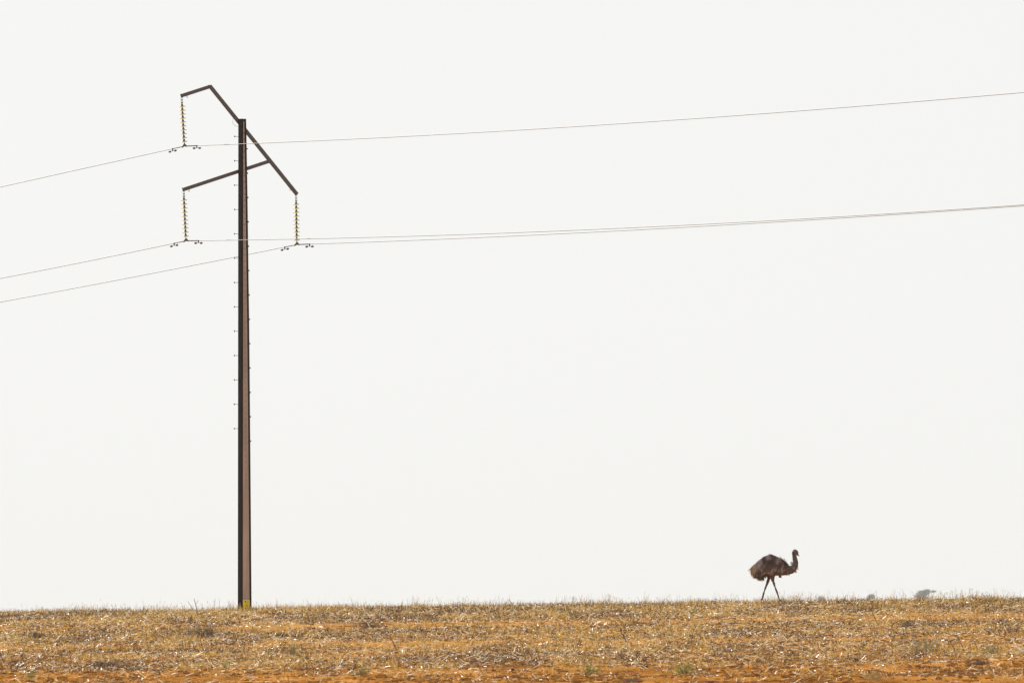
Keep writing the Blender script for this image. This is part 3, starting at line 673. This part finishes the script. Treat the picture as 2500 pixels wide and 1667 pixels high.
stalk('dark leaning stalk in the right stubble above the sage green tuft', 2276, 1556, 2246, 1527, .012, 2)
stalk('brown leaning stalk between the sage green tuft and the grey green one', 2330, 1586, 2312, 1550, .012, 3)
stalk('dark leaning stalk right above the grey green spiky tuft', 2354, 1588, 2336, 1546, .012, 2)
stalk('thin brown stalk leaning left in the near bare soil at the picture centre', 1182, 1644, 1163, 1620, .010, 1)
stalk('pale straight stalk leaning right on the crest at the feet of the emu', 1962, 1474, 1986, 1446, .008, 0)
stalk('dark upright stalk on the crest right of the picture centre', 1396, 1480, 1400, 1454, .012, 3)
stalk('short dark crooked stalk on the crest, left of the feathery pale weed', 1640, 1478, 1625, 1459, .012, 3)
cg = 'dark clods lying on the soil'
def clod(label, u, v, wpx, hpx, c):
    p = ground_at(u, v); pxm = FPX / p.y; a, h = wpx / pxm / 2, hpx / pxm
    bm = bmesh.new(); bmesh.ops.create_icosphere(bm, subdivisions=3, radius=1)
    for vt in bm.verts:
        f = 1 + .5 * (float(vnoise(vt.co.x * 2.2 + u, vt.co.y * 2.2 + vt.co.z * 3, 7)) - .5) + .25 * (float(vnoise(vt.co.x * 6 + v, vt.co.z * 6 + vt.co.y * 5, 8)) - .5)
        vt.co = Vector((vt.co.x * a * f, vt.co.y * a * .8 * f, max(vt.co.z, -.5) * h * .8 * f + h * .15))
    o = bm_obj('soil_clod', bm, mat('clod_earth', c, .95, 0, (tuple(k * .5 for k in c), 30, 30, .4, .6), .1, .6), None, p); tag(o, label, 'clod', cg)
clod('dark purplish clod at the edge of the straw, just right of the picture centre', 1270, 1606, 20, 9, (.075, .05, .045))
clod('small dark brown clod on bare soil below the purplish clod', 1252, 1636, 10, 6, (.08, .04, .02))
clod('dark brown clod on bare soil left of the wide green weed', 1575, 1629, 15, 6, (.08, .04, .02))
clod('dark brown clod on bare soil lower right of the emu', 2089, 1611, 12, 8, (.08, .045, .03))
clod('grey brown clod poking over the crest right of the largest far tree', 2281, 1469, 10, 8, (.16, .12, .10))
clod('dark clod under the crest below the largest far tree', 2233, 1482, 12, 6, (.10, .065, .05))
# bleached stick
p = ground_at(2488, 1597); root = empty('bleached_stick', p); tag(root, 'bleached white piece of wood at the right edge', 'stick')
M['bleach'] = mat('bleached_wood', (.86, .80, .66), .6, 0, ((.5, .42, .30), 30, 30, .4, .7), .4)
bm = bmesh.new(); tube(bm, [(-.19, 0, .20), (-.09, .01, .19), (0, 0, .12), (.09, -.01, .06), (.14, 0, .01)], 0, 8, True, [.012, .026, .036, .042, .026]); bm_obj('limb', bm, M['bleach'], root, smooth=True)
bm = bmesh.new(); tube(bm, [(0, 0, .12), (.06, .02, .14), (.10, .02, .145)], 0, 6, True, [.018, .014, .006]); bm_obj('stub', bm, M['bleach'], root, smooth=True)

# ------------------------------------------------------------------ far trees
M['bark'] = mat('gum_bark', (.26, .22, .18), .85, 0, ((.16, .13, .10), 3, 1, .4, .65), .2)
def far_tree(label, u, vtop, wpx, hpx, D_, parts, seed, airy=1.0):
    pxm = FPX / D_; top = at(u, vtop, D_); gzv = g(top.x, D_); Hh = top.z - gzv; cw = wpx / pxm / 2; ch = hpx / pxm
    root = empty('gum_tree', (top.x, D_, gzv)); tag(root, label, 'tree', 'far gum trees beyond the crest')
    rr = np.random.default_rng(seed)
    bm = bmesh.new(); zc = Hh - ch * .6
    tube(bm, [(0, 0, -.3), (.4, 0, zc * .35), (-.3, 0, zc * .7), (0, 0, zc)], 0, 8, True, [1.0, .75, .5, .3]); 
    for k in range(6):
        a = rr.uniform(0, 6.28); r0 = cw * rr.uniform(.5, .85)
        tube(bm, [(0, 0, zc * rr.uniform(.5, .8)), (math.cos(a) * r0 * .5, math.sin(a) * r0 * .5, zc * .95), (math.cos(a) * r0, math.sin(a) * r0, Hh - ch * rr.uniform(.3, .6))], 0, 6, True, [.4, .28, .12])
    bm_obj('trunk', bm, M['bark'], root)
    Vv, Cc = [], []
    for (cx, cz, rx, rz, nl) in parts:
        q = rr.normal(size=(nl, 3)); q /= np.linalg.norm(q, axis=1)[:, None]; q *= rr.uniform(.3, 1, (nl, 1)) ** .5
        # break the lobe into separate sprays of leaves
        cl3 = rr.normal(size=(16, 3)); cl3 /= np.linalg.norm(cl3, axis=1)[:, None]
        k = rr.integers(0, 16, nl); q = q * .5 + cl3[k] * .62
        P_ = np.stack([(cx + q[:, 0] * rx) * cw, q[:, 1] * rx * cw * .9, Hh - ch * cz + q[:, 2] * rz * ch], 1)
        d_ = rr.normal(size=(nl, 3)) + np.array([0, 0, -.4]); d_ /= np.linalg.norm(d_, axis=1)[:, None]
        c_ = np.array([(.075, .075, .045), (.11, .10, .06), (.05, .055, .035)])[rr.integers(0, 3, nl)]
        a_, b_ = blades(P_, d_, rr.uniform(.6, 1.4, nl), rr.uniform(.2, .45, nl), c_, taper=.3, bend=rr.normal(0, .15, nl)); Vv.append(a_); Cc.append(b_)
    link('crown', quads_mesh('crown', np.concatenate(Vv), np.concatenate(Cc)), M['leaf'], root)
far_tree('largest far gum tree with a flat stepped crown showing above the crest', 2257, 1437, 46, 40, 9000,
         [(-.25, .30, .66, .20, 2400), (-.78, .44, .28, .10, 500), (.12, .20, .50, .14, 1500), (.30, .09, .30, .07, 700), (.92, .15, .36, .05, 400), (-.1, .66, .78, .26, 2400)], 3)
far_tree('small round crowned far gum tree just left of the largest far tree', 2127, 1449, 25, 30, 9000, [(0, .32, .9, .32, 1800), (-.2, .7, .8, .25, 900), (.3, .6, .7, .3, 800)], 5)
far_tree('thin crowned far gum tree, nearest of the three to the emu', 2005, 1452, 24, 26, 9000, [(0, .3, .9, .26, 520), (-.3, .65, .9, .25, 420), (.9, .7, .7, .2, 200)], 8)

# ------------------------------------------------------------------ air
bm = bmesh.new(); frame_box(bm, Vector((-6300, -600, -4)), Vector((12600, 0, 0)), Vector((0, 12900, 0)), Vector((0, 0, 46)))
hz = bm_obj('haze', bm, None); tag(hz, 'thin pale heat haze over the plain', 'haze', kind='stuff')
hm = bpy.data.materials.new('haze_air'); hm.use_nodes = True; n = hm.node_tree; n.nodes.clear()
vo = n.nodes.new('ShaderNodeVolumePrincipled'); vo.inputs['Color'].default_value = (.83, .895, .965, 1); vo.inputs['Density'].default_value = 4e-5
mo = n.nodes.new('ShaderNodeOutputMaterial'); n.links.new(vo.outputs[0], mo.inputs['Volume']); hz.data.materials.append(hm)

open('/tmp/tris.txt', 'w').write(str(sum(len(o.data.loops) - 2 * len(o.data.polygons) for o in bpy.data.objects if o.type == 'MESH')))
